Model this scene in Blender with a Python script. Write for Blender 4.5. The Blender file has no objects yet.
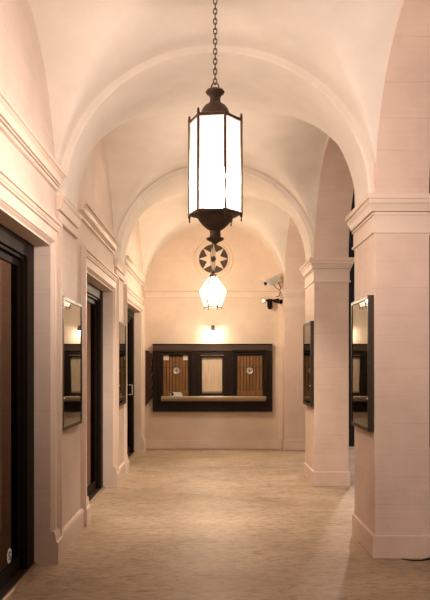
import bpy, bmesh, math, random
from mathutils import Vector, Matrix
random.seed(7)
PI = math.pi
C = bpy.context.scene.collection
sin, cos, rad = math.sin, math.cos, math.radians

# ------------------------------------------------------------------ materials
def new_mat(name):
    m = bpy.data.materials.new(name); m.use_nodes = True
    nt = m.node_tree; nt.nodes.clear()
    out = nt.nodes.new('ShaderNodeOutputMaterial')
    return m, nt, out

def N(nt, kind, **kw):
    n = nt.nodes.new(kind)
    for k, v in kw.items():
        if hasattr(n, k) and k not in n.inputs: setattr(n, k, v)
        else: n.inputs[k.replace('_', ' ')].default_value = v
    return n

def coords(nt, flat=False, scale=(1, 1, 1)):
    """World-size coordinates (objects are built in world units); flat folds x+y so a course runs round a corner."""
    tc = nt.nodes.new('ShaderNodeTexCoord')
    src = tc.outputs['Object']
    if flat:
        s = nt.nodes.new('ShaderNodeSeparateXYZ'); nt.links.new(src, s.inputs[0])
        a = nt.nodes.new('ShaderNodeMath'); a.operation = 'ADD'
        nt.links.new(s.outputs[0], a.inputs[0]); nt.links.new(s.outputs[1], a.inputs[1])
        c = nt.nodes.new('ShaderNodeCombineXYZ')
        nt.links.new(a.outputs[0], c.inputs[0]); nt.links.new(s.outputs[2], c.inputs[1])
        src = c.outputs[0]
    mp = nt.nodes.new('ShaderNodeMapping'); mp.inputs['Scale'].default_value = scale
    nt.links.new(src, mp.inputs[0])
    return mp.outputs[0]

def ramp(nt, fac, stops):
    r = nt.nodes.new('ShaderNodeValToRGB')
    el = r.color_ramp.elements
    while len(el) < len(stops): el.new(0.5)
    for e, (p, c) in zip(el, stops):
        e.position = p; e.color = (*c, 1)
    nt.links.new(fac, r.inputs[0])
    return r.outputs[0]

def mixc(nt, a, b, fac=0.5, mode='MULTIPLY'):
    m = nt.nodes.new('ShaderNodeMix'); m.data_type = 'RGBA'; m.blend_type = mode
    m.inputs[0].default_value = fac
    for sock, v in ((m.inputs[6], a), (m.inputs[7], b)):
        if hasattr(v, 'is_linked'): nt.links.new(v, sock)
        else: sock.default_value = (*v, 1)
    return m.outputs[2]

def paint(name, col, rough=0.6, courses=0.0, row=0.26, width=1.1, bump=0.15, mottle=0.06):
    m, nt, out = new_mat(name)
    b = N(nt, 'ShaderNodeBsdfPrincipled'); b.inputs['Roughness'].default_value = rough
    n1 = N(nt, 'ShaderNodeTexNoise', Scale=2.3, Detail=6.0, Roughness=0.6)
    nt.links.new(coords(nt), n1.inputs['Vector'])
    lo = tuple(c * (1 - mottle * 1.6) for c in col); hi = tuple(min(1, c * (1 + mottle)) for c in col)
    c1 = ramp(nt, n1.outputs[0], [(0.3, lo), (0.7, hi)])
    n2 = N(nt, 'ShaderNodeTexNoise', Scale=55.0, Detail=4.0, Roughness=0.65)
    nt.links.new(coords(nt, scale=(1, 1, 0.6)), n2.inputs['Vector'])
    hgt = n2.outputs[0]
    bp = N(nt, 'ShaderNodeBump', Strength=bump, Distance=0.008)
    if courses:
        # uneven painted courses: brush lines and shallow joints
        wob = N(nt, 'ShaderNodeTexNoise', Scale=1.7, Detail=2.0)
        nt.links.new(coords(nt, True), wob.inputs['Vector'])
        v = nt.nodes.new('ShaderNodeVectorMath'); v.operation = 'MULTIPLY_ADD'
        nt.links.new(wob.outputs['Color'], v.inputs[0]); v.inputs[1].default_value = (0.02, 0.012, 0)
        nt.links.new(coords(nt, True), v.inputs[2])
        br = N(nt, 'ShaderNodeTexBrick', Scale=1.0)
        br.inputs['Brick Width'].default_value = width; br.inputs['Row Height'].default_value = row
        br.inputs['Mortar Size'].default_value = 0.0035; br.inputs['Mortar Smooth'].default_value = 0.6
        br.offset = 0.0; br.squash = 1.0
        br.inputs['Color1'].default_value = (1, 1, 1, 1); br.inputs['Color2'].default_value = (.975, .97, .965, 1)
        br.inputs['Mortar'].default_value = (1 - courses * .28, 1 - courses * .31, 1 - courses * .33, 1)
        nt.links.new(v.outputs[0], br.inputs['Vector'])
        brk = N(nt, 'ShaderNodeTexNoise', Scale=1.0, Detail=3.0, Roughness=0.6)
        nt.links.new(coords(nt, True, (2.4, 6.5, 1)), brk.inputs['Vector'])
        mk = nt.nodes.new('ShaderNodeMapRange'); mk.inputs[1].default_value = 0.36; mk.inputs[2].default_value = 0.62
        nt.links.new(brk.outputs[0], mk.inputs[0])
        mm = nt.nodes.new('ShaderNodeMix'); mm.data_type = 'RGBA'; mm.blend_type = 'MULTIPLY'
        nt.links.new(mk.outputs[0], mm.inputs[0]); nt.links.new(c1, mm.inputs[6]); nt.links.new(br.outputs[0], mm.inputs[7])
        c1 = mm.outputs[2]
        st = N(nt, 'ShaderNodeTexNoise', Scale=1.0, Detail=5.0, Roughness=0.7)
        nt.links.new(coords(nt, True, (1.6, 38, 1)), st.inputs['Vector'])
        c1 = mixc(nt, c1, ramp(nt, st.outputs[0], [(0.3, (.95, .945, .94)), (0.65, (1, 1, 1))]), 1.0)
        ad = nt.nodes.new('ShaderNodeMath'); ad.operation = 'MULTIPLY_ADD'
        nt.links.new(br.outputs['Fac'], ad.inputs[0]); ad.inputs[1].default_value = -1.2 * courses
        nt.links.new(st.outputs[0], ad.inputs[2])
        a2 = nt.nodes.new('ShaderNodeMath'); a2.operation = 'ADD'
        nt.links.new(ad.outputs[0], a2.inputs[0]); nt.links.new(n2.outputs[0], a2.inputs[1])
        hgt = a2.outputs[0]
    nt.links.new(hgt, bp.inputs['Height'])
    nt.links.new(bp.outputs[0], b.inputs['Normal'])
    nt.links.new(c1, b.inputs['Base Color'])
    nt.links.new(b.outputs[0], out.inputs[0])
    return m

def plain(name, col, rough=0.5, metal=0.0, var=0.12, scale=30.0, spec=0.5):
    m, nt, out = new_mat(name)
    b = N(nt, 'ShaderNodeBsdfPrincipled', Roughness=rough, Metallic=metal)
    b.inputs['Specular IOR Level'].default_value = spec
    n = N(nt, 'ShaderNodeTexNoise', Scale=scale, Detail=4.0)
    nt.links.new(coords(nt), n.inputs['Vector'])
    nt.links.new(ramp(nt, n.outputs[0], [(0.3, tuple(c * (1 - var) for c in col)), (0.7, tuple(min(1, c * (1 + var)) for c in col))]), b.inputs['Base Color'])
    nt.links.new(b.outputs[0], out.inputs[0])
    return m

def wood(name, dark, light, rough=0.4, axis='Z', spec=0.5):
    m, nt, out = new_mat(name)
    b = N(nt, 'ShaderNodeBsdfPrincipled', Roughness=rough)
    b.inputs['Specular IOR Level'].default_value = spec
    sc = {'Z': (34, 34, 2.2), 'X': (2.2, 34, 34), 'Y': (34, 2.2, 34)}[axis]
    n = N(nt, 'ShaderNodeTexNoise', Scale=1.0, Detail=6.0, Roughness=0.62, Distortion=0.6)
    nt.links.new(coords(nt, scale=sc), n.inputs['Vector'])
    nt.links.new(ramp(nt, n.outputs[0], [(0.28, dark), (0.72, light)]), b.inputs['Base Color'])
    bp = N(nt, 'ShaderNodeBump', Strength=0.12, Distance=0.003)
    nt.links.new(n.outputs[0], bp.inputs['Height']); nt.links.new(bp.outputs[0], b.inputs['Normal'])
    nt.links.new(b.outputs[0], out.inputs[0])
    return m

def glass_pane(name, ior, tint, rough=0.01, refl=(.95, .95, .93)):
    m, nt, out = new_mat(name)
    t = N(nt, 'ShaderNodeBsdfTransparent'); t.inputs[0].default_value = (*tint, 1)
    g = N(nt, 'ShaderNodeBsdfGlossy', Roughness=rough); g.inputs[0].default_value = (*refl, 1)
    f = N(nt, 'ShaderNodeFresnel', IOR=ior)
    n = N(nt, 'ShaderNodeTexNoise', Scale=3.0, Detail=1.0)
    nt.links.new(coords(nt), n.inputs['Vector'])
    bp = N(nt, 'ShaderNodeBump', Strength=0.01, Distance=0.02)
    nt.links.new(n.outputs[0], bp.inputs['Height']); nt.links.new(bp.outputs[0], g.inputs['Normal'])
    mx = nt.nodes.new('ShaderNodeMixShader')
    nt.links.new(f.outputs[0], mx.inputs[0]); nt.links.new(t.outputs[0], mx.inputs[1]); nt.links.new(g.outputs[0], mx.inputs[2])
    nt.links.new(mx.outputs[0], out.inputs[0])
    return m

def lit_glass(name, col, strength):
    m, nt, out = new_mat(name)
    e = N(nt, 'ShaderNodeEmission', Strength=strength)
    n = N(nt, 'ShaderNodeTexNoise', Scale=9.0, Detail=3.0)
    nt.links.new(coords(nt, scale=(1, 1, .35)), n.inputs['Vector'])
    nt.links.new(ramp(nt, n.outputs[0], [(0.3, tuple(c * .86 for c in col)), (0.7, col)]), e.inputs[0])
    nt.links.new(e.outputs[0], out.inputs[0])
    return m

def clear_lit(name, col, strength):
    m, nt, out = new_mat(name)
    t = N(nt, 'ShaderNodeBsdfTransparent'); t.inputs[0].default_value = (.96, .95, .94, 1)
    e = N(nt, 'ShaderNodeEmission', Strength=strength)
    n = N(nt, 'ShaderNodeTexNoise', Scale=14.0, Detail=4.0)
    nt.links.new(coords(nt, scale=(1, 1, .35)), n.inputs['Vector'])
    nt.links.new(ramp(nt, n.outputs[0], [(0.3, tuple(c * .8 for c in col)), (0.7, col)]), e.inputs[0])
    a = nt.nodes.new('ShaderNodeAddShader')
    nt.links.new(t.outputs[0], a.inputs[0]); nt.links.new(e.outputs[0], a.inputs[1]); nt.links.new(a.outputs[0], out.inputs[0])
    return m

def floor_mat():
    m, nt, out = new_mat('stained_concrete')
    b = N(nt, 'ShaderNodeBsdfPrincipled')
    n1 = N(nt, 'ShaderNodeTexNoise', Scale=1.0, Detail=8.0, Roughness=0.68, Distortion=0.5)
    nt.links.new(coords(nt, scale=(1.7, 3.0, 1)), n1.inputs['Vector'])
    c1 = ramp(nt, n1.outputs[0], [(0.25, (.43, .32, .22)), (0.5, (.57, .445, .32)), (0.75, (.70, .565, .425))])
    n2 = N(nt, 'ShaderNodeTexNoise', Scale=1.0, Detail=7.0, Roughness=0.75)
    nt.links.new(coords(nt, scale=(11, 26, 1)), n2.inputs['Vector'])
    c2 = mixc(nt, c1, ramp(nt, n2.outputs[0], [(0.36, (.58, .53, .48)), (0.53, (1, 1, 1))]), 1.0)
    n5 = N(nt, 'ShaderNodeTexNoise', Scale=1.0, Detail=5.0, Roughness=0.7, Distortion=1.2)
    nt.links.new(coords(nt, scale=(2.6, 5.5, 1)), n5.inputs['Vector'])
    c2 = mixc(nt, c2, ramp(nt, n5.outputs[0], [(0.33, (.70, .66, .61)), (0.45, (1, 1, 1)), (0.62, (1, 1, 1)), (0.72, (1.0, .95, .90))]), 1.0)
    n3 = N(nt, 'ShaderNodeTexNoise', Scale=0.55, Detail=4.0)
    nt.links.new(coords(nt, scale=(1, 1.3, 1)), n3.inputs['Vector'])
    c3 = mixc(nt, c2, ramp(nt, n3.outputs[0], [(0.38, (.74, .71, .66)), (0.58, (1, 1, 1))]), 1.0)
    n4 = N(nt, 'ShaderNodeTexVoronoi', Scale=3.2)
    nt.links.new(coords(nt, scale=(1, 1.5, 1)), n4.inputs['Vector'])
    c4 = mixc(nt, c3, ramp(nt, n4.outputs['Distance'], [(0.0, (.45, .4, .36)), (0.045, (1, 1, 1))]), 0.55)
    nt.links.new(c4, b.inputs['Base Color'])
    rr = nt.nodes.new('ShaderNodeMapRange'); rr.inputs[3].default_value = 0.36; rr.inputs[4].default_value = 0.62
    nt.links.new(n2.outputs[0], rr.inputs[0]); nt.links.new(rr.outputs[0], b.inputs['Roughness'])
    bp = N(nt, 'ShaderNodeBump', Strength=0.18, Distance=0.004)
    nt.links.new(n2.outputs[0], bp.inputs['Height']); nt.links.new(bp.outputs[0], b.inputs['Normal'])
    nt.links.new(b.outputs[0], out.inputs[0])
    return m

M = dict(
    wall=paint('painted_wall', (.79, .665, .585), courses=.6, row=.29, width=40.0),
    stone=paint('painted_courses', (.81, .64, .545), courses=.6, row=.21, width=40.0, bump=.3),
    trim=paint('painted_moulding', (.81, .665, .57), rough=.5, bump=.1),
    vault=paint('vault_plaster', (.87, .80, .73), rough=.7, bump=.12, mottle=.05),
    backwall=paint('back_wall_paint', (.78, .64, .52), courses=.15, row=.5, width=40.0, bump=.1),
    floor=floor_mat(),
    bronze=plain('dark_bronze', (.135, .10, .082), .5, .2, spec=.35),
    black=plain('black_painted_metal', (.013, .0085, .006), .5, spec=.06),
    frame_wood=wood('dark_carved_wood', (.011, .007, .005), (.030, .018, .011), .45, spec=.18),
    frieze=wood('brown_carved_wood', (.045, .022, .012), (.10, .055, .03), .38, 'X'),
    slat=wood('orange_slats', (.15, .07, .017), (.42, .21, .06), .45),
    slat_back=wood('brown_slat_backing', (.05, .022, .010), (.09, .04, .016), .6),
    rack=wood('brown_rack_wood', (.035, .015, .009), (.075, .034, .018), .6, spec=.15),
    ledge=wood('worn_ledge', (.27, .19, .12), (.42, .31, .20), .35, 'X'),
    blind=wood('pale_blind', (.64, .50, .34), (.90, .76, .58), .6),
    white=plain('white_plastic', (.84, .80, .74), .45, 0, .05),
    card=plain('paper_card', (.82, .72, .60), .7, 0, .05),
    blue=plain('pale_blue_plastic', (.50, .66, .70), .4, 0, .08),
    steel=plain('brushed_steel', (.74, .71, .66), .35, .4, .08),
    case=plain('case_bronze', (.045, .029, .019), .4, .3, spec=.35),
    void=plain('dark_interior', (.016, .011, .008), .8, spec=.2),
    caseback=plain('dark_case_backing', (.05, .042, .034), .7),
    thresh=plain('brass_threshold', (.34, .23, .14), .4, .4),
    lens=plain('black_lens', (.01, .01, .012), .1),
    cable=plain('black_rubber', (.012, .011, .010), .5),
    doorglass=glass_pane('door_glass', 1.9, (.30, .22, .16), refl=(.86, .60, .44)),
    oculus=plain('dusky_window_glass', (.060, .036, .022), .5),
    caseglass=glass_pane('case_glass', 6.0, (.35, .33, .30), .004),
    lampglass=clear_lit('lit_frosted_glass', (1.0, .82, .72), .42),
    lampglass2=clear_lit('lit_amber_glass', (1.0, .84, .66), .5),
    tube=lit_glass('glowing_lamp_tube', (1.0, .83, .71), 245.0),
    tube2=lit_glass('glowing_amber_bulb', (1.0, .79, .57), 200.0),
    globe=lit_glass('lit_globe', (1.0, .80, .62), 62.0),
    bulb=lit_glass('lit_bulb', (1.0, .80, .52), 300.0),
)

# ------------------------------------------------------------------ mesh helpers
def box(bm, x0, x1, y0, y1, z0, z1):
    v = [bm.verts.new((x, y, z)) for x in (x0, x1) for y in (y0, y1) for z in (z0, z1)]
    for f in ((0, 1, 3, 2), (4, 6, 7, 5), (0, 4, 5, 1), (2, 3, 7, 6), (0, 2, 6, 4), (1, 5, 7, 3)):
        bm.faces.new([v[i] for i in f])

def prism(bm, pts, place, a0, a1):
    """extrude a closed 2-D outline; place(u, v, a) -> xyz"""
    A = [bm.verts.new(place(u, v, a0)) for u, v in pts]
    B = [bm.verts.new(place(u, v, a1)) for u, v in pts]
    n = len(pts)
    bm.faces.new(A); bm.faces.new(B[::-1])
    for i in range(n): bm.faces.new((A[i], B[i], B[(i + 1) % n], A[(i + 1) % n]))

def lathe(bm, prof, c=(0, 0, 0), n=24, mat=None, phase=0.0):
    rings = []
    for r, z in prof:
        ring = []
        for k in range(n):
            a = phase + 2 * PI * k / n
            p = Vector((max(r, 1e-4) * cos(a), max(r, 1e-4) * sin(a), z))
            if mat: p = mat @ p
            ring.append(bm.verts.new(p + Vector(c)))
        rings.append(ring)
    for A, B in zip(rings, rings[1:]):
        for k in range(n): bm.faces.new((A[k], A[(k + 1) % n], B[(k + 1) % n], B[k]))
    bm.faces.new(rings[0][::-1]); bm.faces.new(rings[-1])

def tube(bm, pts, r, n=8, closed=False):
    pts = [Vector(p) for p in pts]; m = len(pts); rings = []; prev = None
    for i, p in enumerate(pts):
        if closed: t = pts[(i + 1) % m] - pts[i - 1]
        else: t = pts[min(i + 1, m - 1)] - pts[max(i - 1, 0)]
        t.normalize()
        u = prev - t * prev.dot(t) if prev else t.orthogonal()
        if u.length < 1e-6: u = t.orthogonal()
        u.normalize(); prev = u; w = t.cross(u)
        rr = r[i] if isinstance(r, (list, tuple)) else r
        rings.append([bm.verts.new(p + (u * cos(2 * PI * k / n) + w * sin(2 * PI * k / n)) * rr) for k in range(n)])
    for i in range(m if closed else m - 1):
        A, B = rings[i], rings[(i + 1) % m]
        for k in range(n): bm.faces.new((A[k], A[(k + 1) % n], B[(k + 1) % n], B[k]))
    if not closed: bm.faces.new(rings[0][::-1]); bm.faces.new(rings[-1])

def arc(c, r, a0, a1, n, plane='XZ'):
    o = []
    for i in range(n + 1):
        a = a0 + (a1 - a0) * i / n
        d = {'XZ': (cos(a), 0, sin(a)), 'YZ': (0, cos(a), sin(a)), 'XY': (cos(a), sin(a), 0)}[plane]
        o.append(Vector(c) + Vector(d) * r)
    return o

def build(name, bm, mat, parent=None, origin=None, smooth=False, bevel=0.0, angle=35):
    bmesh.ops.recalc_face_normals(bm, faces=bm.faces)
    me = bpy.data.meshes.new(name); bm.to_mesh(me); bm.free()
    me.materials.append(M[mat] if isinstance(mat, str) else mat)
    o = bpy.data.objects.new(name, me); C.objects.link(o)
    if smooth:
        me.polygons.foreach_set('use_smooth', [True] * len(me.polygons))
        me.set_sharp_from_angle(angle=rad(angle))
    if bevel:
        md = o.modifiers.new('bevel', 'BEVEL'); md.width = bevel; md.segments = 2; md.limit_method = 'ANGLE'; md.angle_limit = rad(40)
    if parent:
        o.parent = parent
        if origin is None:   # geometry was given in world space
            me.transform(Matrix.Translation(-parent.location))
    elif origin is not None:
        me.transform(Matrix.Translation(-Vector(origin))); o.location = origin
    return o

def bmn(): return bmesh.new()

def thing(name, label, cat, loc=(0, 0, 0), group=None):
    o = bpy.data.objects.new(name, None); C.objects.link(o); o.empty_display_size = .1
    o.location = loc; o['label'] = label; o['category'] = cat
    if group: o['group'] = group
    return o

def struct(o, label, cat):
    o['kind'] = 'structure'; o['label'] = label; o['category'] = cat
    return o

def copy_tree(o, parent=None):
    c = o.copy(); C.objects.link(c)
    if parent: c.parent = parent
    for ch in list(o.children): copy_tree(ch, c)
    return c

# ------------------------------------------------------------------ plan of the arcade (metres)
SP = 2.81          # springing height of all arches
RV, HV = 1.25, 1.185    # vault half-width and rise
PIERS = [(-1.0, -0.2), (2.22, 3.0), (5.42, 6.19), (8.63, 9.46), (12.26, 12.5)]
BAYS = [(-0.2, 2.22), (3.0, 5.42), (6.19, 8.63), (9.46, 12.26)]
VAULTS = [(-0.2, 2.5), (2.85, 5.42), (6.0, 8.63), (9.22, 12.26)]
RIBS = [(-1.0, -0.2), (2.5, 2.85), (5.42, 6.0), (8.63, 9.22), (12.26, 12.5)]
DOORS = [(0.0, 1.8), (3.36, 5.24), (6.66, 8.53), (9.76, 11.93)]
DTOP = 2.39
XW = -1.25         # left wall plane

# ------------------------------------------------------------------ floor
b = bmn(); box(b, -1.6, 4.2, -1.2, 12.8, -0.12, 0)
struct(build('floor', b, 'floor'), 'streaked tan concrete floor of the arcade walk', 'floor')

# ------------------------------------------------------------------ left wall
b = bmn()
edges = [-1.0] + [v for d in DOORS for v in d] + [12.5]
for i in range(0, len(edges), 2): box(b, -1.56, XW, edges[i], edges[i + 1], 0, DTOP)
box(b, -1.56, XW, -1.0, 12.5, DTOP, SP + HV + .15)
struct(build('wall_left', b, 'wall'), 'painted left wall with recessed doorways under the vault arches', 'wall')

b = bmn()
for y0, y1 in ((5.445, 6.455), (8.74, 9.555), (12.135, 12.5), (2.005, 3.155)):
    prism(b, [(0, 0), (.03, 0), (.03, .15), (.022, .17), (0, .175)], lambda u, v, a: (XW + u, a, v), y0, y1)
struct(build('baseboard_left', b, 'trim'), 'painted baseboard along the left wall between the doorways', 'baseboard')

# ------------------------------------------------------------------ back wall
YB = 12.5
b = bmn(); box(b, -1.56, 1.75, YB, YB + .25, 0, SP + HV + .15)
box(b, 1.125, 1.217, YB - .05, YB, 0, 2.70)
struct(build('wall_back', b, 'backwall'), 'cream end wall closing the arcade behind the ticket window', 'wall')
b = bmn(); box(b, XW, 1.125, YB - .022, YB, 0, .15)
struct(build('baseboard_back', b, 'trim', bevel=.004), 'low painted baseboard along the foot of the end wall', 'baseboard')

def run_profile(bm, prof, place, a0, a1): prism(bm, prof, place, a0, a1)
b = bmn()
prism(b, [(0, 2.695), (.02, 2.695), (.02, 2.715), (.012, 2.72), (.012, 2.795), (.016, 2.80), (.03, 2.812), (.03, 2.838), (0, 2.842)], lambda u, v, a: (a, YB - u, v), XW, 1.25)
struct(build('trim_1', b, 'backwall'), 'shallow band moulding across the end wall below the lunette', 'moulding')

# ------------------------------------------------------------------ cornices over the doorways (left)
CP = [(0, 2.838), (.024, 2.838), (.028, 2.846), (.028, 2.858), (.008, 2.859), (.008, 2.866), (.036, 2.867), (.036, 2.878), (.014, 2.879), (.014, 2.886), (.044, 2.887), (.048, 2.905), (.058, 2.925), (.074, 2.937), (.074, 2.942), (.089, 2.943), (.089, 2.964), (0, 2.967)]
for k, (y0, y1, lab) in enumerate(((-.1, 2.2, ''), (3.02, 5.40, 'cornice above the nearest doorway on the left wall'),
                              (6.27, 8.50, 'cornice above the middle doorway on the left wall'), (9.40, 12.02, 'cornice above the doorway nearest the end wall'))):
    if not lab: continue
    b = bmn(); prism(b, CP, lambda u, v, a: (XW + u, a, v), y0, y1)
    struct(build('trim_%d' % (k + 1), b, 'trim'), 'painted stepped ' + lab, 'moulding')

# imposts (flat capitals) on the left wall under the transverse arches
for k, (y0, y1, lab) in enumerate(((5.42, 6.19, 'between the near and middle doorways'), (8.63, 9.46, 'between the middle and far doorways'))):
    b = bmn()
    prism(b, [(0, 2.61), (.034, 2.61), (.034, 2.632), (.026, 2.634), (.026, 2.69), (.008, 2.691), (.008, 2.70), (.034, 2.701), (.038, 2.72), (.052, 2.75), (.052, 2.775), (.06, 2.776), (.06, 2.81), (0, 2.81)], lambda u, v, a: (XW + u, a, v), y0, y1)
    struct(build('trim_%d' % (k + 5), b, 'trim', bevel=.003), 'painted impost band carrying an arch ' + lab, 'moulding')

# ------------------------------------------------------------------ vaults
b = bmn()
n = 28
for y0, y1 in VAULTS:
    a = (y1 - y0) / 2; yc = (y0 + y1) / 2
    P = {}
    for i in range(-n, n + 1):
        for j in range(-n, n + 1):
            u, v = i / n * PI / 2, j / n * PI / 2
            cu, cv = cos(u), cos(v); kk = .16 * max(cu, cv); e = max(kk - abs(cu - cv), 0)
            P[i, j] = b.verts.new((RV * sin(u), yc + a * sin(v), SP + HV * (max(cu, cv) + (e * e / (4 * kk) if kk > 1e-6 else 0))))
    for i in range(-n, n):
        for j in range(-n, n):
            p00, p10, p11, p01 = P[i, j], P[i + 1, j], P[i + 1, j + 1], P[i, j + 1]
            if abs(i - j) < 2 or abs(i + j) < 3:
                if (i + .5) * (j + .5) > 0: b.faces.new((p00, p10, p11)); b.faces.new((p00, p11, p01))
                else: b.faces.new((p00, p10, p01)); b.faces.new((p10, p11, p01))
            else: b.faces.new((p00, p10, p11, p01))
# plain barrel above the transverse arches and against the end wall
for y0, y1 in RIBS:
    A = []
    for i in range(-n, n + 1):
        u = i / n * PI / 2
        A.append((b.verts.new((RV * sin(u), y0, SP + HV * cos(u))), b.verts.new((RV * sin(u), y1, SP + HV * cos(u)))))
    for p, q in zip(A, A[1:]): b.faces.new((p[0], q[0], q[1], p[1]))
bmesh.ops.remove_doubles(b, verts=b.verts, dist=1e-5)
ce = struct(build('ceiling', b, 'vault', smooth=True, angle=50), 'cream plaster groin vaults over the arcade walk', 'ceiling')

# transverse arches
def arch_ring(y0, y1, ri=1.185, hi=1.13):
    b = bmn(); m = 56
    ring = []
    for i in range(m + 1):
        t = PI * i / m
        ro, ho = RV + .02, HV + .02
        ring.append([b.verts.new(p) for p in ((ri * cos(t), y0, SP + hi * sin(t)), (ri * cos(t), y1, SP + hi * sin(t)),
                                              (ro * cos(t), y1, SP + ho * sin(t)), (ro * cos(t), y0, SP + ho * sin(t)))])
    for A, B in zip(ring, ring[1:]):
        for k in range(4): b.faces.new((A[k], B[k], B[(k + 1) % 4], A[(k + 1) % 4]))
    b.faces.new(ring[0]); b.faces.new(ring[-1][::-1])
    return b
for k, (y0, y1, lab) in enumerate(((2.3, 2.95, ''), (5.47, 5.96, 'round plaster arch across the walk just beyond the big hanging lantern'), (8.67, 9.18, 'round plaster arch across the walk in front of the last bay'))):
    if not lab: continue
    struct(build('trim_%d' % (k + 6), arch_ring(y0, y1), 'vault', smooth=True, bevel=0.006), lab, 'arch')

# ------------------------------------------------------------------ right arcade wall (spandrels above the pillars)
XR0, XR1 = 1.222, 1.64
b = bmn(); top = SP + HV + .15; HS = 1.135
def strip(pts):
    """solid wall strip between a lower outline (y, z) and the top"""
    V = [[b.verts.new((XR0, y, z)), b.verts.new((XR1, y, z)), b.verts.new((XR1, y, top)), b.verts.new((XR0, y, top))] for y, z in pts]
    for A, B in zip(V, V[1:]):
        for k in range(4): b.faces.new((A[k], B[k], B[(k + 1) % 4], A[(k + 1) % 4]))
    b.faces.new(V[0]); b.faces.new(V[-1][::-1])
pts = [(-1.0, SP)]
for i, (y0, y1) in enumerate(BAYS):
    a = (y1 - y0) / 2; yc = (y0 + y1) / 2
    for k in range(41):
        t = PI - PI * k / 40
        pts.append((yc + a * cos(t), SP + HS * sin(t)))
pts.append((12.5, SP))
strip(pts)
struct(build('wall_right', b, 'stone', smooth=True, angle=30), 'painted arcade wall with round side arches above the pillars', 'wall')

# ------------------------------------------------------------------ pillars
def pillar(y0, y1, label):
    X0, X1 = 1.217, 1.645
    open_back = y1 < 12.4
    t = thing('pillar', label, 'pillar', ((X0 + X1) / 2, (y0 + y1) / 2, 0), 'pillars of the arcade')
    s = bmn(); box(s, X0, X1, y0, y1, .17, 2.535)
    build('shaft', s, 'stone', t, bevel=.006)
    q = .018
    s = bmn()
    box(s, X0 - q, X1 + q, y0 - q, y1 + (q if open_back else 0), 0, .178)
    build('base', s, 'stone', t, bevel=.006)
    # capital: stacked mitred mouldings
    prof = [(.0, 2.50), (.002, 2.515), (.018, 2.516), (.018, 2.535), (.007, 2.537), (.007, 2.655), (.018, 2.656), (.018, 2.672), (-.004, 2.673), (-.004, 2.682), (.026, 2.683), (.030, 2.70), (.042, 2.73), (.054, 2.745), (.054, 2.772), (.068, 2.774), (.068, 2.81)]
    s = bmn(); R = []
    for p, z in prof:
        yb = y1 + (p if open_back else 0)
        R.append([s.verts.new(v) for v in ((X0 - p, y0 - p, z), (X1 + p, y0 - p, z), (X1 + p, yb, z), (X0 - p, yb, z))])
    for A, B in zip(R, R[1:]):
        for k in range(4): s.faces.new((A[k], A[(k + 1) % 4], B[(k + 1) % 4], B[k]))
    s.faces.new(R[0][::-1]); s.faces.new(R[-1])
    build('capital', s, 'trim', t)
    return t
pillar(*PIERS[2], 'nearest pink painted pillar on the right, with a glazed case on its inner side and a cable at its foot')
pillar(*PIERS[3], 'pink painted pillar on the right standing second along, partly behind the nearest pillar')
pillar(*PIERS[4], 'shallow pillar in the far right corner against the end wall, beneath the camera')
# the pier that stands out of frame nearer the viewer carries the side arches
b = bmn(); box(b, 1.217, 1.645, PIERS[1][0], PIERS[1][1], 0, SP)
struct(build('wall_front', b, 'stone', bevel=.006), 'painted pier of the arcade wall on the near side', 'wall')

# ------------------------------------------------------------------ doorways
def casing(bm, y0, y1):
    prof = [(0, -.012), (0.004, -.012), (.032, .020), (.033, .016), (.038, .016), (.041, .026), (.118, .026), (.119, .018), (.124, .018), (.127, .034), (.143, .034), (.144, .022), (.149, .022), (.151, .032), (.176, .032), (.177, .046), (.205, .046), (.207, 0)]
    rows = []
    for w, p in prof:
        rows.append([(XW + p, y1 + w, .0), (XW + p, y1 + w, DTOP + w), (XW + p, y0 - w, DTOP + w), (XW + p, y0 - w, .0)])
    V = [[bm.verts.new(v) for v in r] for r in rows]
    for A, B in zip(V, V[1:]):
        for k in range(3): bm.faces.new((A[k], A[k + 1], B[k + 1], B[k]))
    def plinth(s, e):
        lo, hi = sorted((e - .001 * s, e + .208 * s))
        prism(bm, [(0, 0), (.058, 0), (.058, .155), (.052, .168), (.044, .172), (.034, .235), (.027, .25), (0, .25)],
              lambda u, v, a: (XW + u, a, v), lo, hi)
    plinth(1, y1); plinth(-1, y0)

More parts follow.
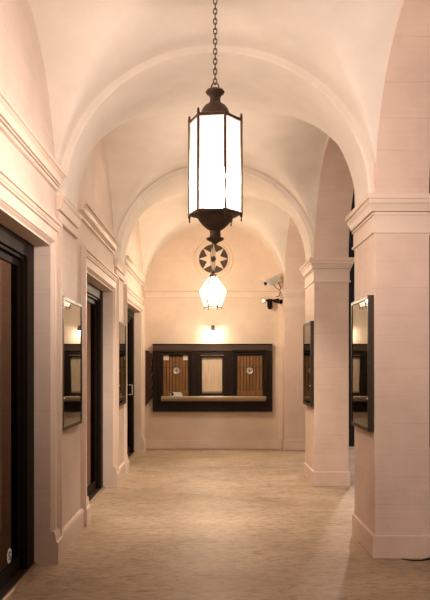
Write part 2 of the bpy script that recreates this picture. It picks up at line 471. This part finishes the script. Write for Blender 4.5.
def doorway(k, y0, y1, label, handle=False, sticker=False):
    t = bpy.data.objects.new('door_%d' % k, None); C.objects.link(t); t.location = (XW, (y0 + y1) / 2, 0)
    struct(t, label, 'door')
    b = bmn(); casing(b, y0, y1); build('casing', b, 'trim', t)
    # dark metal frame set back in the reveal
    b = bmn(); XF = -1.372
    for a0, a1 in ((y0, y0 + .19), (y1 - .19, y1)): box(b, -1.46, XF, a0, a1, 0, DTOP)
    box(b, -1.46, XF, y0 + .19, y1 - .19, DTOP - .115, DTOP)
    for a0, a1 in ((y0 + .19, y0 + .215), (y1 - .215, y1 - .19)): box(b, -1.46, XF - .02, a0, a1, 0, DTOP - .115)
    box(b, -1.46, XF - .02, y0 + .19, y1 - .19, DTOP - .14, DTOP - .115)
    build('frame', b, 'black', t, bevel=.004)
    b = bmn(); prism(b, [(-1.46, 0), (-1.362, 0), (-1.362, .018), (-1.372, .022), (-1.46, .03)], lambda u, v, a: (u, a, v), y0 + .002, y1 - .002)
    th = build('threshold', b, 'case', t)
    b = bmn(); prism(b, [(-1.362, 0), (-1.345, 0), (-1.345, .010), (-1.362, .019)], lambda u, v, a: (u, a, v), y0 + .002, y1 - .002)
    g = build('edge_strip', b, 'thresh', th, origin=0); g.data.transform(Matrix.Translation(-t.location))
    ya, yb = y0 + .217, y1 - .217; ym = (ya + yb) / 2; zt = DTOP - .142
    for a0, a1 in ((ya, ym - .003), (ym + .003, yb)):
        XD = -1.42
        b = bmn()
        box(b, XD - .04, XD, a0, a0 + .035, .032, zt); box(b, XD - .04, XD, a1 - .035, a1, .032, zt)
        box(b, XD - .04, XD, a0 + .035, a1 - .035, .032, .125); box(b, XD - .04, XD, a0 + .035, a1 - .035, zt - .05, zt)
        leaf = build('door_leaf', b, 'black', t, bevel=.003)
        b = bmn(); box(b, XD - .022, XD - .012, a0 + .034, a1 - .034, .124, zt - .049)
        g = build('glass', b, 'doorglass', leaf, origin=0); g.data.transform(Matrix.Translation(-t.location))
    if handle:
        b = bmn(); tube(b, [(-1.425, yb - .05, 1.0), (-1.375, yb - .05, 1.0), (-1.375, yb - .05, 1.16), (-1.425, yb - .05, 1.16)], .011)
        h = build('handle', b, 'steel', t, smooth=True); h['label'] = 'pale metal pull handle'
    # closed dark vestibule behind the glass
    b = bmn()
    box(b, -2.1, -2.06, y0 - .1, y1 + .1, 0, 2.6); box(b, -2.06, -1.56, y0 - .1, y0 - .06, 0, 2.6); box(b, -2.06, -1.56, y1 + .06, y1 + .1, 0, 2.6)
    box(b, -2.06, -1.56, y0 - .06, y1 + .06, 2.56, 2.6)
    build('vestibule', b, 'void', t)
    return t
d1 = doorway(1, *DOORS[1], 'glazed double door in a dark frame, nearest doorway of the left wall')
d2 = doorway(2, *DOORS[2], 'glazed double door in a dark frame, middle doorway of the left wall')
d3 = doorway(3, *DOORS[3], 'dark glazed double door with a pale handle, doorway next to the end wall', handle=True)

# sticker on the nearest door's glass
st = thing('door_sticker', 'small round white sticker low on the nearest glass door', 'sticker', (-1.4285, 4.79, .19))
b = bmn(); R90 = Matrix.Rotation(PI / 2, 3, 'Y')
lathe(b, [(.052, 0), (.052, .0015)], n=28, mat=R90); build('disc', b, 'white', st, origin=0)
b = bmn()
tube(b, [(.0025, .018, .022), (.0025, -.008, .027), (.0025, -.02, .012), (.0025, .0, .0), (.0025, .02, -.012), (.0025, .006, -.027), (.0025, -.02, -.022)], .004, 6)
build('printed_mark', b, 'void', st, origin=0)

# ------------------------------------------------------------------ glazed poster cases
def poster_case(label, loc, face, w):
    """face = +1 looks to +x (left wall), -1 looks to -x (pillars); back of the case is at local x = 0"""
    t = thing('poster_case', label, 'display case', loc, 'glazed poster cases')
    H0, H1, D = -.53, .535, .045
    f = face
    def bx(bm, x0, x1, *r): box(bm, min(f * x0, f * x1), max(f * x0, f * x1), *r)
    b = bmn(); bx(b, 0, .012, -w / 2 + .004, w / 2 - .004, H0 + .004, H1 - .004); build('backing_board', b, 'caseback', t, origin=0)
    b = bmn(); fw = .032
    bx(b, 0, D, -w / 2, -w / 2 + fw, H0, H1); bx(b, 0, D, w / 2 - fw, w / 2, H0, H1)
    bx(b, 0, D, -w / 2 + fw, w / 2 - fw, H0, H0 + fw); bx(b, 0, D, -w / 2 + fw, w / 2 - fw, H1 - fw, H1)
    build('frame', b, 'case', t, origin=0, bevel=.004)
    b = bmn(); bx(b, D - .012, D - .006, -w / 2 + fw - .004, w / 2 - fw + .004, H0 + fw - .004, H1 - fw + .004)
    build('glass_pane', b, 'caseglass', t, origin=0)
    b = bmn(); lathe(b, [(.009, 0), (.009, .008), (.006, .011)], n=14, mat=Matrix.Rotation(f * PI / 2, 3, 'Y'), c=(f * (D - .002), -w / 2 + fw / 2, H0 + .26))
    lk = build('lock', b, 'steel', t, origin=0, smooth=True); lk['label'] = 'small steel lock'
    return t
poster_case('glazed poster case on the left wall between the near and middle doorways', (XW, 5.88, 1.505), 1, .80)
poster_case('glazed poster case on the left wall beyond the middle doorway', (XW, 9.12, 1.505), 1, .72)
poster_case('glazed poster case on the inner side of the nearest pillar', (1.217, 5.775, 1.505), -1, .68)
poster_case('glazed poster case on the inner side of the second pillar along', (1.217, 8.99, 1.505), -1, .70)

# ------------------------------------------------------------------ big hanging lantern
LX, LY = -.021, 4.19
t = thing('hanging_lantern', 'large lit six-sided hanging lantern with frosted panes on a chain', 'lantern', (LX, LY, 2.21), 'hanging lanterns')
R = .157; ZT, ZB = 2.957, 2.40
# corner angles measured from the viewer's axis (-y) towards +x
CA = [rad(-38.8 + 60 * k) for k in range(6)]
def hexpt(r, k, z): a = CA[k % 6]; return Vector((LX + r * sin(a), LY - r * cos(a), z))
def hexloft(bm, prof):
    rings = [[bm.verts.new(hexpt(r, k, z)) for k in range(6)] for r, z in prof]
    for A, B in zip(rings, rings[1:]):
        for k in range(6): bm.faces.new((A[k], A[(k + 1) % 6], B[(k + 1) % 6], B[k]))
    bm.faces.new(rings[0][::-1]); bm.faces.new(rings[-1])
for k in range(6):
    b = bmn(); A = [hexpt(R - .007, k, ZB), hexpt(R - .007, k + 1, ZB), hexpt(R - .007, k + 1, ZT), hexpt(R - .007, k, ZT)]
    inn = [hexpt(R - .011, k, ZB), hexpt(R - .011, k + 1, ZB), hexpt(R - .011, k + 1, ZT), hexpt(R - .011, k, ZT)]
    V = [b.verts.new(p) for p in A]; W = [b.verts.new(p) for p in inn]
    b.faces.new(V); b.faces.new(W[::-1])
    for q in range(4): b.faces.new((V[q], W[q], W[(q + 1) % 4], V[(q + 1) % 4]))
    build('glass_pane', b, 'lampglass', t)
for k in range(6):
    b = bmn()
    tube(b, [hexpt(R, k, ZB - .02), hexpt(R, k, ZT + .012), hexpt(R, k, ZT + .03), hexpt(R, k, ZT + .04)], [.0082, .0082, .007, .0015], 8)
    build('corner_bar', b, 'bronze', t, smooth=True)
    b = bmn(); p = hexpt(R, k, 0)
    lathe(b, [(.001, ZB - .05), (.005, ZB - .042), (.003, ZB - .03), (.007, ZB - .018)], (p.x, p.y, 0), 10); build('drop', b, 'bronze', t, smooth=True)
b = bmn(); lathe(b, [(.02, 2.425), (.062, 2.44), (.07, 2.47), (.07, 2.64), (.06, 2.675), (.02, 2.69)], (LX, LY, 0), 24)
build('lamp_tube', b, 'tube', t, smooth=True)
b = bmn(); hexloft(b, [(R + .003, ZT - .012), (R + .003, ZT + .006), (R - .03, ZT + .02), (.085, ZT + .032)])
lathe(b, [(.088, ZT + .02), (.086, ZT + .045), (.078, ZT + .07), (.062, ZT + .09), (.04, ZT + .103), (.033, ZT + .115)], (LX, LY, 0), 32)
build('dome', b, 'bronze', t, smooth=True)
b = bmn(); lathe(b, [(.036, ZT + .09), (.032, ZT + .105), (.031, ZT + .14), (.036, ZT + .15), (.054, ZT + .166), (.057, ZT + .174), (.052, ZT + .178), (.05, ZT + .184), (.02, ZT + .188)], (LX, LY, 0), 32)
build('collar', b, 'bronze', t, smooth=True)
b = bmn(); hexloft(b, [(.10, ZB - .024), (R - .012, ZB - .012), (R + .004, ZB - .006), (R + .004, ZB + .006), (R - .02, ZB + .008)])
lathe(b, [(.03, 2.295), (.034, 2.302), (.05, 2.312), (.069, 2.328), (.085, 2.345), (.097, 2.36), (.104, 2.376), (.108, 2.388)], (LX, LY, 0), 32)
build('bowl', b, 'bronze', t, smooth=True)
b = bmn(); lathe(b, [(.003, 2.213), (.010, 2.220), (.016, 2.228), (.024, 2.232), (.036, 2.238), (.050, 2.246), (.054, 2.253), (.050, 2.257), (.033, 2.262), (.031, 2.30)], (LX, LY, 0), 28)
build('finial', b, 'bronze', t, smooth=True)
b = bmn(); ztop = SP + HV
tube(b, arc((LX, LY, ZT + .205), .022, 0, 2 * PI * 23 / 24, 23), .0042, 8, True)
z = ZT + .222; i = 0
while z < ztop - .03:
    pl = []
    for q in range(14):
        a = 2 * PI * q / 14; dx, dz = .0105 * cos(a), .0195 * sin(a)
        pl.append((LX + (dx if i % 2 == 0 else 0), LY + (0 if i % 2 == 0 else dx), z + .015 + dz))
    tube(b, pl, .0034, 6, True); z += .030; i += 1
build('chain', b, 'bronze', t, smooth=True)
b = bmn(); lathe(b, [(.006, ztop - .05), (.012, ztop - .035), (.04, ztop - .02), (.055, ztop - .005), (.055, ztop)], (LX, LY, 0), 24)
build('ceiling_plate', b, 'bronze', t, smooth=True)

# ------------------------------------------------------------------ smaller lantern in the last bay
SX, SY = -.03, 10.86
t2 = thing('hanging_lantern', 'small glowing diamond-shaped lantern hanging on a rod before the star window', 'lantern', (SX, SY, 2.38), 'hanging lanterns')
def hp(r, k, z): a = rad(30 + 60 * k); return Vector((SX + r * sin(a), SY - r * cos(a), z))
T0, T1, T2 = (.068, 2.862), (.215, 2.645), (.135, 2.39)
for (ra, za), (rb, zb) in ((T0, T1), (T1, T2)):
    for k in range(6):
        b = bmn(); A = [hp(ra, k, za), hp(ra, k + 1, za), hp(rb, k + 1, zb), hp(rb, k, zb)]
        B = [hp(ra - .004, k, za), hp(ra - .004, k + 1, za), hp(rb - .004, k + 1, zb), hp(rb - .004, k, zb)]
        V = [b.verts.new(p) for p in A]; W = [b.verts.new(p) for p in B]
        b.faces.new(V); b.faces.new(W[::-1])
        for q in range(4): b.faces.new((V[q], W[q], W[(q + 1) % 4], V[(q + 1) % 4]))
        build('glass_pane', b, 'lampglass2', t2)
for k in range(6):
    b = bmn(); tube(b, [hp(T0[0], k, T0[1]), hp(T1[0] + .002, k, T1[1]), hp(T2[0] + .002, k, T2[1])], .0085, 6); build('corner_bar', b, 'bronze', t2)
    b = bmn(); p = hp(T2[0] + .002, k, 0); lathe(b, [(.002, 2.355), (.009, 2.37), (.005, 2.385), (.008, 2.395)], (p.x, p.y, 0), 8); build('drop', b, 'bronze', t2, smooth=True)
b = bmn(); lathe(b, [(.02, 2.46), (.07, 2.50), (.09, 2.60), (.08, 2.70), (.03, 2.77)], (SX, SY, 0), 24)
build('bulb', b, 'tube2', t2, smooth=True)
b = bmn(); rings = [[b.verts.new(hp(r, k, z)) for k in range(6)] for r, z in ((.05, 2.855), (.075, 2.86), (.05, 2.885), (.02, 2.92), (.010, 2.945))]
for A, B in zip(rings, rings[1:]):
    for k in range(6): b.faces.new((A[k], A[(k + 1) % 6], B[(k + 1) % 6], B[k]))
b.faces.new(rings[0][::-1]); b.faces.new(rings[-1]); build('cap', b, 'bronze', t2)
b = bmn(); rings = [[b.verts.new(hp(r, k, z)) for k in range(6)] for r, z in ((.10, 2.383), (.135, 2.386), (.135, 2.396), (.10, 2.396))]
for A, B in zip(rings, rings[1:] + rings[:1]):
    for k in range(6): b.faces.new((A[k], A[(k + 1) % 6], B[(k + 1) % 6], B[k]))
build('bottom_ring', b, 'bronze', t2)
b = bmn()
zt2 = SP + HV
lathe(b, [(.007, 2.94), (.007, 3.09), (.022, 3.10), (.03, 3.13), (.022, 3.16), (.007, 3.17), (.007, zt2 - .04), (.05, zt2 - .02), (.055, zt2)], (SX, SY, 0), 18)
build('rod', b, 'bronze', t2, smooth=True)
b = bmn()
for s in (-1, 1): tube(b, [(SX + s * .012, SY, 2.93), (SX + s * .03, SY, 3.05), (SX + s * .03, SY, 3.3), (SX + s * .008, SY, 3.42)], .006, 6)
build('hanger', b, 'bronze', t2, smooth=True)

# ------------------------------------------------------------------ unseen globe lamp, added to brighten the middle bay and its vault
dl = thing('added_pendant', 'small lit globe on a rod, added unseen behind the big lantern to brighten the middle bay', 'lamp', (-.02, 7.41, 3.36))
b = bmn(); lathe(b, [(.02, -.09), (.055, -.075), (.085, -.03), (.09, .0), (.085, .03), (.055, .075), (.02, .09)], (0, 0, 0), 24); build('globe', b, 'globe', dl, origin=0, smooth=True)
b = bmn(); zt3 = SP + HV - 3.36; lathe(b, [(.055, .074), (.05, .095), (.02, .11), (.008, .12), (.008, zt3 - .03), (.05, zt3 - .015), (.055, zt3)], (0, 0, 0), 20); build('rod', b, 'bronze', dl, origin=0, smooth=True)

# ------------------------------------------------------------------ star window in the lunette
w = bpy.data.objects.new('window_1', None); C.objects.link(w); w.location = (-.02, YB, 3.385)
struct(w, 'round window with an eight-pointed stone star high on the end wall', 'window')
RX = Matrix.Rotation(PI / 2, 3, 'X')      # local z -> -y
b = bmn(); lathe(b, [(.265, 0), (.265, .004)], n=48, mat=RX); build('glass', b, 'oculus', w, origin=0)
b = bmn(); pts = []
for k in range(16):
    r = .262 if k % 2 == 0 else .125
    a = 2 * PI * k / 16 + PI / 2; pts.append((r * cos(a), r * sin(a)))
prism(b, pts, lambda u, v, a: (u, -a, v), .002, .022); build('star_tracery', b, 'backwall', w, origin=0, bevel=.004)
def annulus(prof):
    b = bmn(); rings = []
    for r, d in prof: rings.append([b.verts.new((r * cos(2 * PI * k / 56), -d, r * sin(2 * PI * k / 56))) for k in range(56)])
    for A, B in zip(rings, rings[1:] + rings[:1]):
        for k in range(56): b.faces.new((A[k], A[(k + 1) % 56], B[(k + 1) % 56], B[k]))
    return b
build('rim', annulus([(.258, .0), (.258, .022), (.268, .028), (.285, .024), (.292, .0)]), 'backwall', w, origin=0, smooth=True)
build('outer_moulding', annulus([(.335, .0), (.338, .014), (.346, .02), (.354, .014), (.357, .0)]), 'backwall', w, origin=0, smooth=True)
b = bmn(); lathe(b, [(.048, .0), (.048, .024), (.03, .03), (.02, .03)], n=20, mat=RX); build('hub', b, 'bronze', w, origin=0, smooth=True)

# ------------------------------------------------------------------ ticket window on the end wall
tw = thing('ticket_window', 'wide dark-framed ticket window with slatted panels on the end wall', 'ticket window', (-.036, YB, .66))
X0, X1, Z0, Z1 = -1.098, 1.025, .661, 1.866
yf = lambda d: YB - d
W3 = [(-.918, -.464, .94, 1.664), (-.223, .136, .99, 1.625), (.398, .855, .945, 1.68)]   # three openings: x0 x1 z0 z1
b = bmn()
F = .10
xs = [X0, W3[0][0] - .03, W3[0][1] + .03, W3[1][0] - .03, W3[1][1] + .03, W3[2][0] - .03, W3[2][1] + .03, X1]
zlo, zhi = .90, 1.72
for i in range(0, 8, 2): box(b, xs[i], xs[i + 1], yf(F), YB, zlo, zhi)
box(b, X0, X1, yf(F), YB, Z0, zlo); box(b, X0, X1, yf(F), YB, zhi, 1.74)
build('frame', b, 'frame_wood', tw, bevel=.008)
for (x0, x1, z0, z1) in W3:
    b = bmn()
    def fr(m, d0, d1):
        box(b, x0 - m, x0, yf(d1), yf(d0), z0 - m, z1 + m); box(b, x1, x1 + m, yf(d1), yf(d0), z0 - m, z1 + m)
        box(b, x0, x1, yf(d1), yf(d0), z1, z1 + m); box(b, x0, x1, yf(d1), yf(d0), z0 - m, z0)
    fr(.032, .0, .085)
    def rim(mi, mo, d):
        box(b, x0 - mo, x0 - mi, yf(d), yf(.09), z0 - mo, z1 + mo); box(b, x1 + mi, x1 + mo, yf(d), yf(.09), z0 - mo, z1 + mo)
        box(b, x0 - mi, x1 + mi, yf(d), yf(.09), z1 + mi, z1 + mo)
    rim(.05, .085, .118)
    build('window_frame', b, 'frame_wood', tw, bevel=.006)
# frieze band
b = bmn(); box(b, X0 + .005, X1 - .005, yf(.115), YB, 1.742, 1.848)
for k in range(70):
    x = X0 + .10 + k * (X1 - X0 - .2) / 69
    box(b, x - .008, x + .008, yf(.124), yf(.11), 1.755, 1.835)
build('frieze', b, 'frieze', tw, bevel=.002)
b = bmn(); prism(b, [(0, 1.845), (.12, 1.845), (.135, 1.855), (.135, 1.866), (0, 1.868)], lambda u, v, a: (a, YB - u, v), X0, X1); build('cornice', b, 'frame_wood', tw)
b = bmn(); box(b, X0 + .06, X1 - .06, yf(.112), yf(.09), .74, .755); box(b, X0 + .06, X1 - .06, yf(.112), yf(.09), .82, .835)
build('panel_moulding', b, 'frame_wood', tw, bevel=.003)
# slats
for (x0, x1, z0, z1), lab in ((W3[0], 0), (W3[2], 1)):
    b = bmn(); box(b, x0, x1, yf(.012), yf(.001), z0, z1); bk = build('slat_panel', b, 'slat_back', tw)
    nb = 8; pitch = (x1 - x0) / nb
    for k in range(nb):
        b = bmn(); xa = x0 + pitch * k + .008; box(b, xa, xa + pitch - .016, yf(.03), yf(.011), z0, z1 - .02)
        s = build('slat', b, 'slat', bk, origin=0, bevel=.004); s.data.transform(Matrix.Translation(-tw.location))
    b = bmn(); box(b, x0, x1, yf(.036), yf(.03), z0 + .50, z0 + .512); r_ = build('cross_rod', b, 'bronze', bk, origin=0); r_.data.transform(Matrix.Translation(-tw.location))
    b = bmn(); box(b, x0, x1, yf(.05), yf(.03), z0, z0 + .085); r_ = build('bottom_rail', b, 'slat', bk, origin=0, bevel=.004); r_.data.transform(Matrix.Translation(-tw.location))
    cx = (x0 + x1) / 2 + (.01 if lab == 0 else .0)
    b = bmn(); lathe(b, [(.058, .0), (.058, .012), (.05, .018), (.044, .014), (.0, .014)], (cx, yf(.034), 1.388), 28, RX)
    sp = build('speaker_disc', b, 'steel', tw, smooth=True); sp['label'] = 'round steel speaking grille'
    b = bmn(); box(b, cx - .006, cx + .006, yf(.056), yf(.046), 1.348, 1.428); box(b, cx - .04, cx - .006, yf(.056), yf(.046), 1.382, 1.394); box(b, cx + .006, cx + .04, yf(.056), yf(.046), 1.382, 1.394)
    c_ = build('cross_bar', b, 'bronze', sp, origin=0); c_.data.transform(Matrix.Translation(-tw.location))
(x0, x1, z0, z1) = W3[1]
b = bmn(); box(b, x0, x1, yf(.02), yf(.001), z0, z1); bl = build('blind', b, 'blind', tw); bl['label'] = 'pale blind in the middle opening'
b = bmn(); box(b, x0, x1, yf(.045), yf(.018), z0, z0 + .03); build('blind_rail', b, 'ledge', tw, bevel=.003)
# ledge
b = bmn(); prism(b, [(.09, .845), (.17, .85), (.21, .862), (.225, .885), (.232, .90), (.232, .928), (.222, .938), (.09, .94)], lambda u, v, a: (a, YB - u, v), -.94, .905)
build('ledge', b, 'ledge', tw, bevel=.003)
for x in (-.7, -.03, .64):
    b = bmn(); prism(b, [(.09, .76), (.11, .76), (.14, .82), (.17, .849), (.09, .849)], lambda u, v, a: (a, YB - u, v), x - .02, x + .02)
    build('bracket', b, 'frame_wood', tw)
for x, hw, hh, lab in ((-.862, .048, .044, 'pale price card at the top outer corner of the left ticket opening'), (-.52, .042, .044, 'pale price card at the top inner corner of the left ticket opening')):
    b = bmn(); box(b, x - hw, x + hw, yf(.040), yf(.036), 1.62 - hh, 1.62 + hh)
    o = build('price_card', b, 'card', None, origin=(x, yf(.038), 1.62)); o['label'] = lab; o['category'] = 'card'; o['group'] = 'price cards in the ticket window'
ch = thing('card_holder', 'small pale blue holder of cards standing on the ticket ledge', 'card holder', (-.675, yf(.165), .9395))
b = bmn(); prism(b, [(-.04, 0), (.045, 0), (.03, .05), (.02, .05), (.03, .012), (-.04, .012)], lambda u, v, a: (a, -u * -1, v), -.105, .105); build('tray', b, 'blue', ch, origin=0, bevel=.003)
b = bmn(); prism(b, [(-.012, .013), (.014, .013), (.004, .072), (-.02, .072)], lambda u, v, a: (a, u, v), -.06, .09); build('cards', b, 'white', ch, origin=0)
b = bmn(); box(b, -.085, -.045, -.044, -.03, .013, .06); build('clip', b, 'black', ch, origin=0, bevel=.003)

# small lamp over the ticket window
tl = thing('wall_lamp', 'small dark lit lamp on the end wall above the ticket window', 'lamp', (-.03, YB, 2.14))
b = bmn(); lathe(b, [(.035, .0), (.035, .012), (.025, .02), (.012, .02)], (0, 0, .03), 20, RX); build('wall_plate', b, 'bronze', tl, origin=0, smooth=True)
b = bmn(); tube(b, [(0, -.015, .03), (0, -.06, .05), (0, -.10, .05), (0, -.115, .035)], .009, 8); build('arm', b, 'bronze', tl, origin=0, smooth=True)
b = bmn(); lathe(b, [(.010, .045), (.022, .035), (.032, .0), (.045, -.045), (.042, -.045), (.028, -.002), (.012, .03)], (0, -.115, 0), 24); build('shade', b, 'bronze', tl, origin=0, smooth=True)
b = bmn(); lathe(b, [(.002, -.062), (.016, -.055), (.024, -.04), (.020, -.02), (.012, .0)], (0, -.115, 0), 16); build('bulb', b, 'bulb', tl, origin=0, smooth=True)

# ------------------------------------------------------------------ wooden rack near the corner
tr = thing('brochure_rack', 'dark wooden wall rack with stepped shelves in the far left corner', 'rack', (XW, 12.3, .72))
prof = [(0, .005), (.145, .195), (.136, .27), (.145, .36), (.145, .40), (.118, .405), (.118, .43), (.145, .47), (.145, .58), (.118, .585), (.118, .61), (.145, .65), (.145, .755), (.118, .76), (.118, .785), (.145, .82), (.145, .985), (.09, .99), (.09, 1.02), (0, 1.035)]
for a0, a1 in ((-.15, -.13), (.13, .15)):
    b = bmn(); prism(b, prof, lambda u, v, a: (u, a, v), a0, a1); build('side_panel', b, 'rack', tr, origin=0)
b = bmn(); box(b, 0, .012, -.129, .129, .05, 1.02); build('back_panel', b, 'rack', tr, origin=0)
for z in (.21, .40, .58, .76):
    b = bmn(); box(b, .012, .112, -.129, .129, z - .012, z); box(b, .112, .122, -.129, .129, z - .012, z + .07); build('shelf', b, 'rack', tr, origin=0)

# ------------------------------------------------------------------ security camera and twin floodlight in the right corner
cam_t = thing('security_camera', 'white box security camera tilted down in the far right corner', 'camera', (1.0, 12.25, 2.96))
d = Vector((-.80, -.45, -.36)).normalized()
rot = d.to_track_quat('Y', 'Z').to_matrix()
def place(bm):
    for v in bm.verts: v.co = rot @ v.co
    return bm
b = bmn(); box(b, -.062, .062, -.15, .12, -.055, .055); build('housing', place(b), 'white', cam_t, origin=0, bevel=.01)
b = bmn(); prism(b, [(-.078, .02), (-.074, .02), (-.07, .066), (.07, .066), (.074, .02), (.078, .02), (.075, .072), (-.075, .072)], lambda u, v, a: (u, a, v), -.16, .17); build('sun_shield', place(b), 'white', cam_t, origin=0)
b = bmn(); box(b, -.05, .05, .12, .127, -.044, .044); build('front_plate', place(b), 'steel', cam_t, origin=0)
b = bmn(); lathe(b, [(.030, .0), (.030, .03), (.022, .034), (.0, .03)], (0, 0, 0), 20, Matrix.Rotation(-PI / 2, 3, 'X'))
for v in b.verts: v.co.y += .125
build('lens', place(b), 'lens', cam_t, origin=0, smooth=True)
b = bmn(); tube(b, [(.02, .02, -.05), (.06, .05, -.10), (.13, .12, -.14), (.2, .2, -.16)], .016, 10); build('bracket', b, 'steel', cam_t, origin=0, smooth=True)
b = bmn(); box(b, .17, .215, .185, .199, -.22, -.10); build('mounting_plate', b, 'white', cam_t, origin=0, bevel=.004)
b = bmn(); tube(b, [(.06, .04, .05), (.12, .02, -.02), (.155, .03, -.10), (.152, .06, -.20), (.14, .10, -.25), (.10, .14, -.26)], .008, 8); build('cable', b, 'cable', cam_t, origin=0, smooth=True)

fl = thing('floodlight', 'dark twin-headed floodlight with a sensor below the security camera', 'floodlight', (.985, 12.36, 2.605))
b = bmn(); tube(b, [(-.09, 0, .02), (.0, 0, .035), (.12, .0, .02), (.19, .06, .01)], .017, 10); build('arm', b, 'black', fl, origin=0, smooth=True)
b = bmn(); lathe(b, [(.04, .0), (.04, .014), (.02, .02)], (.19, .09, .01), 18, RX); build('wall_plate', b, 'black', fl, origin=0, smooth=True)
for sx, ang in ((-.11, -.35), (.10, 1.5)):
    mt = Matrix.Rotation(ang, 3, 'Z') @ RX
    b = bmn(); lathe(b, [(.022, -.05), (.03, -.03), (.044, .03), (.046, .05), (.040, .05)], (sx, -.03, .015), 22, mt); hd = build('lamp_head', b, 'black', fl, origin=0, smooth=True)
    b = bmn(); lathe(b, [(.041, .046), (.039, .053), (.0, .055)], (sx, -.03, .015), 22, mt); ln = build('lamp_lens', b, 'white', hd, origin=0, smooth=True)
b = bmn(); box(b, -.055, .035, -.05, .03, -.10, .05); sb = build('sensor_box', b, 'black', fl, origin=0, bevel=.01)
b = bmn(); lathe(b, [(.03, -.13), (.038, -.11), (.036, -.095)], (-.01, -.01, 0), 18); build('sensor_dome', b, 'black', sb, origin=0, smooth=True)

# ------------------------------------------------------------------ cable on the floor at the nearest pillar
b = bmn()
pl = [(1.42, 5.385, .006), (1.45, 5.36, .006), (1.50, 5.335, .006), (1.56, 5.34, .006), (1.61, 5.37, .008), (1.66, 5.385, .012), (1.75, 5.39, .012), (1.9, 5.36, .012)]
tube(b, pl, [.004, .005, .006, .006, .008, .012, .012, .012], 10)
o = build('cable', b, 'cable', None, origin=(1.6, 5.36, .0), smooth=True)
o['label'] = 'black cable lying on the floor along the foot of the nearest pillar'; o['category'] = 'cable'

# ------------------------------------------------------------------ lights of the place, plus an added spot
def lamp(name, kind, loc, energy, col, size=.05, parent=None, **kw):
    l = bpy.data.lights.new(name, kind); l.energy = energy; l.color = col
    if hasattr(l, 'shadow_soft_size'): l.shadow_soft_size = size
    for k, v in kw.items(): setattr(l, k, v)
    o = bpy.data.objects.new(name, l); C.objects.link(o); o.location = loc
    return o

lamp('street_lamp_light', 'POINT', (3.5, .1, 3.0), 330, (1.0, .80, .70), .18)
lamp('street_lamp_light', 'POINT', (4.2, 17.5, 4.2), 430, (1.0, .76, .62), .2)
sp = lamp('added_bay_spot', 'SPOT', (-.02, 7.41, 3.25), 250, (1.0, .80, .62), .06, spot_size=rad(100), spot_blend=.7)  # added spot under the globe, brightens the floor and second pillar
sp.rotation_euler = (rad(14), 0, 0)
lamp('wall_lamp_beam', 'SPOT', (-.03, YB - .15, 2.06), 70, (1.0, .80, .56), .03, spot_size=rad(110), spot_blend=.9).rotation_euler = (rad(-24), 0, 0)
lamp('wall_lamp_bulb_light', 'POINT', (-.03, YB - .13, 2.055), 5, (1.0, .82, .62), .02)
wd = bpy.data.worlds.new('night'); bpy.context.scene.world = wd; wd.use_nodes = True
wd.node_tree.nodes['Background'].inputs[0].default_value = (1, .78, .62, 1)
wd.node_tree.nodes['Background'].inputs[1].default_value = .012

# ------------------------------------------------------------------ camera
cd = bpy.data.cameras.new('camera'); co = bpy.data.objects.new('camera', cd); C.objects.link(co)
co.location = (-.037, 0, 1.5); co.rotation_euler = (PI / 2, 0, 0)
cd.sensor_fit = 'VERTICAL'; cd.sensor_height = 36; cd.sensor_width = 25.8
cd.lens = 700 / 600 * 36; cd.shift_x = 2.5 / 600; cd.shift_y = 64.5 / 600
cd.clip_start = .05
sc = bpy.context.scene; sc.camera = co
vs = sc.view_settings; vs.view_transform = 'Standard'; vs.look = 'None'; vs.gamma = 1; vs.use_curve_mapping = False
vs.exposure = 0.09
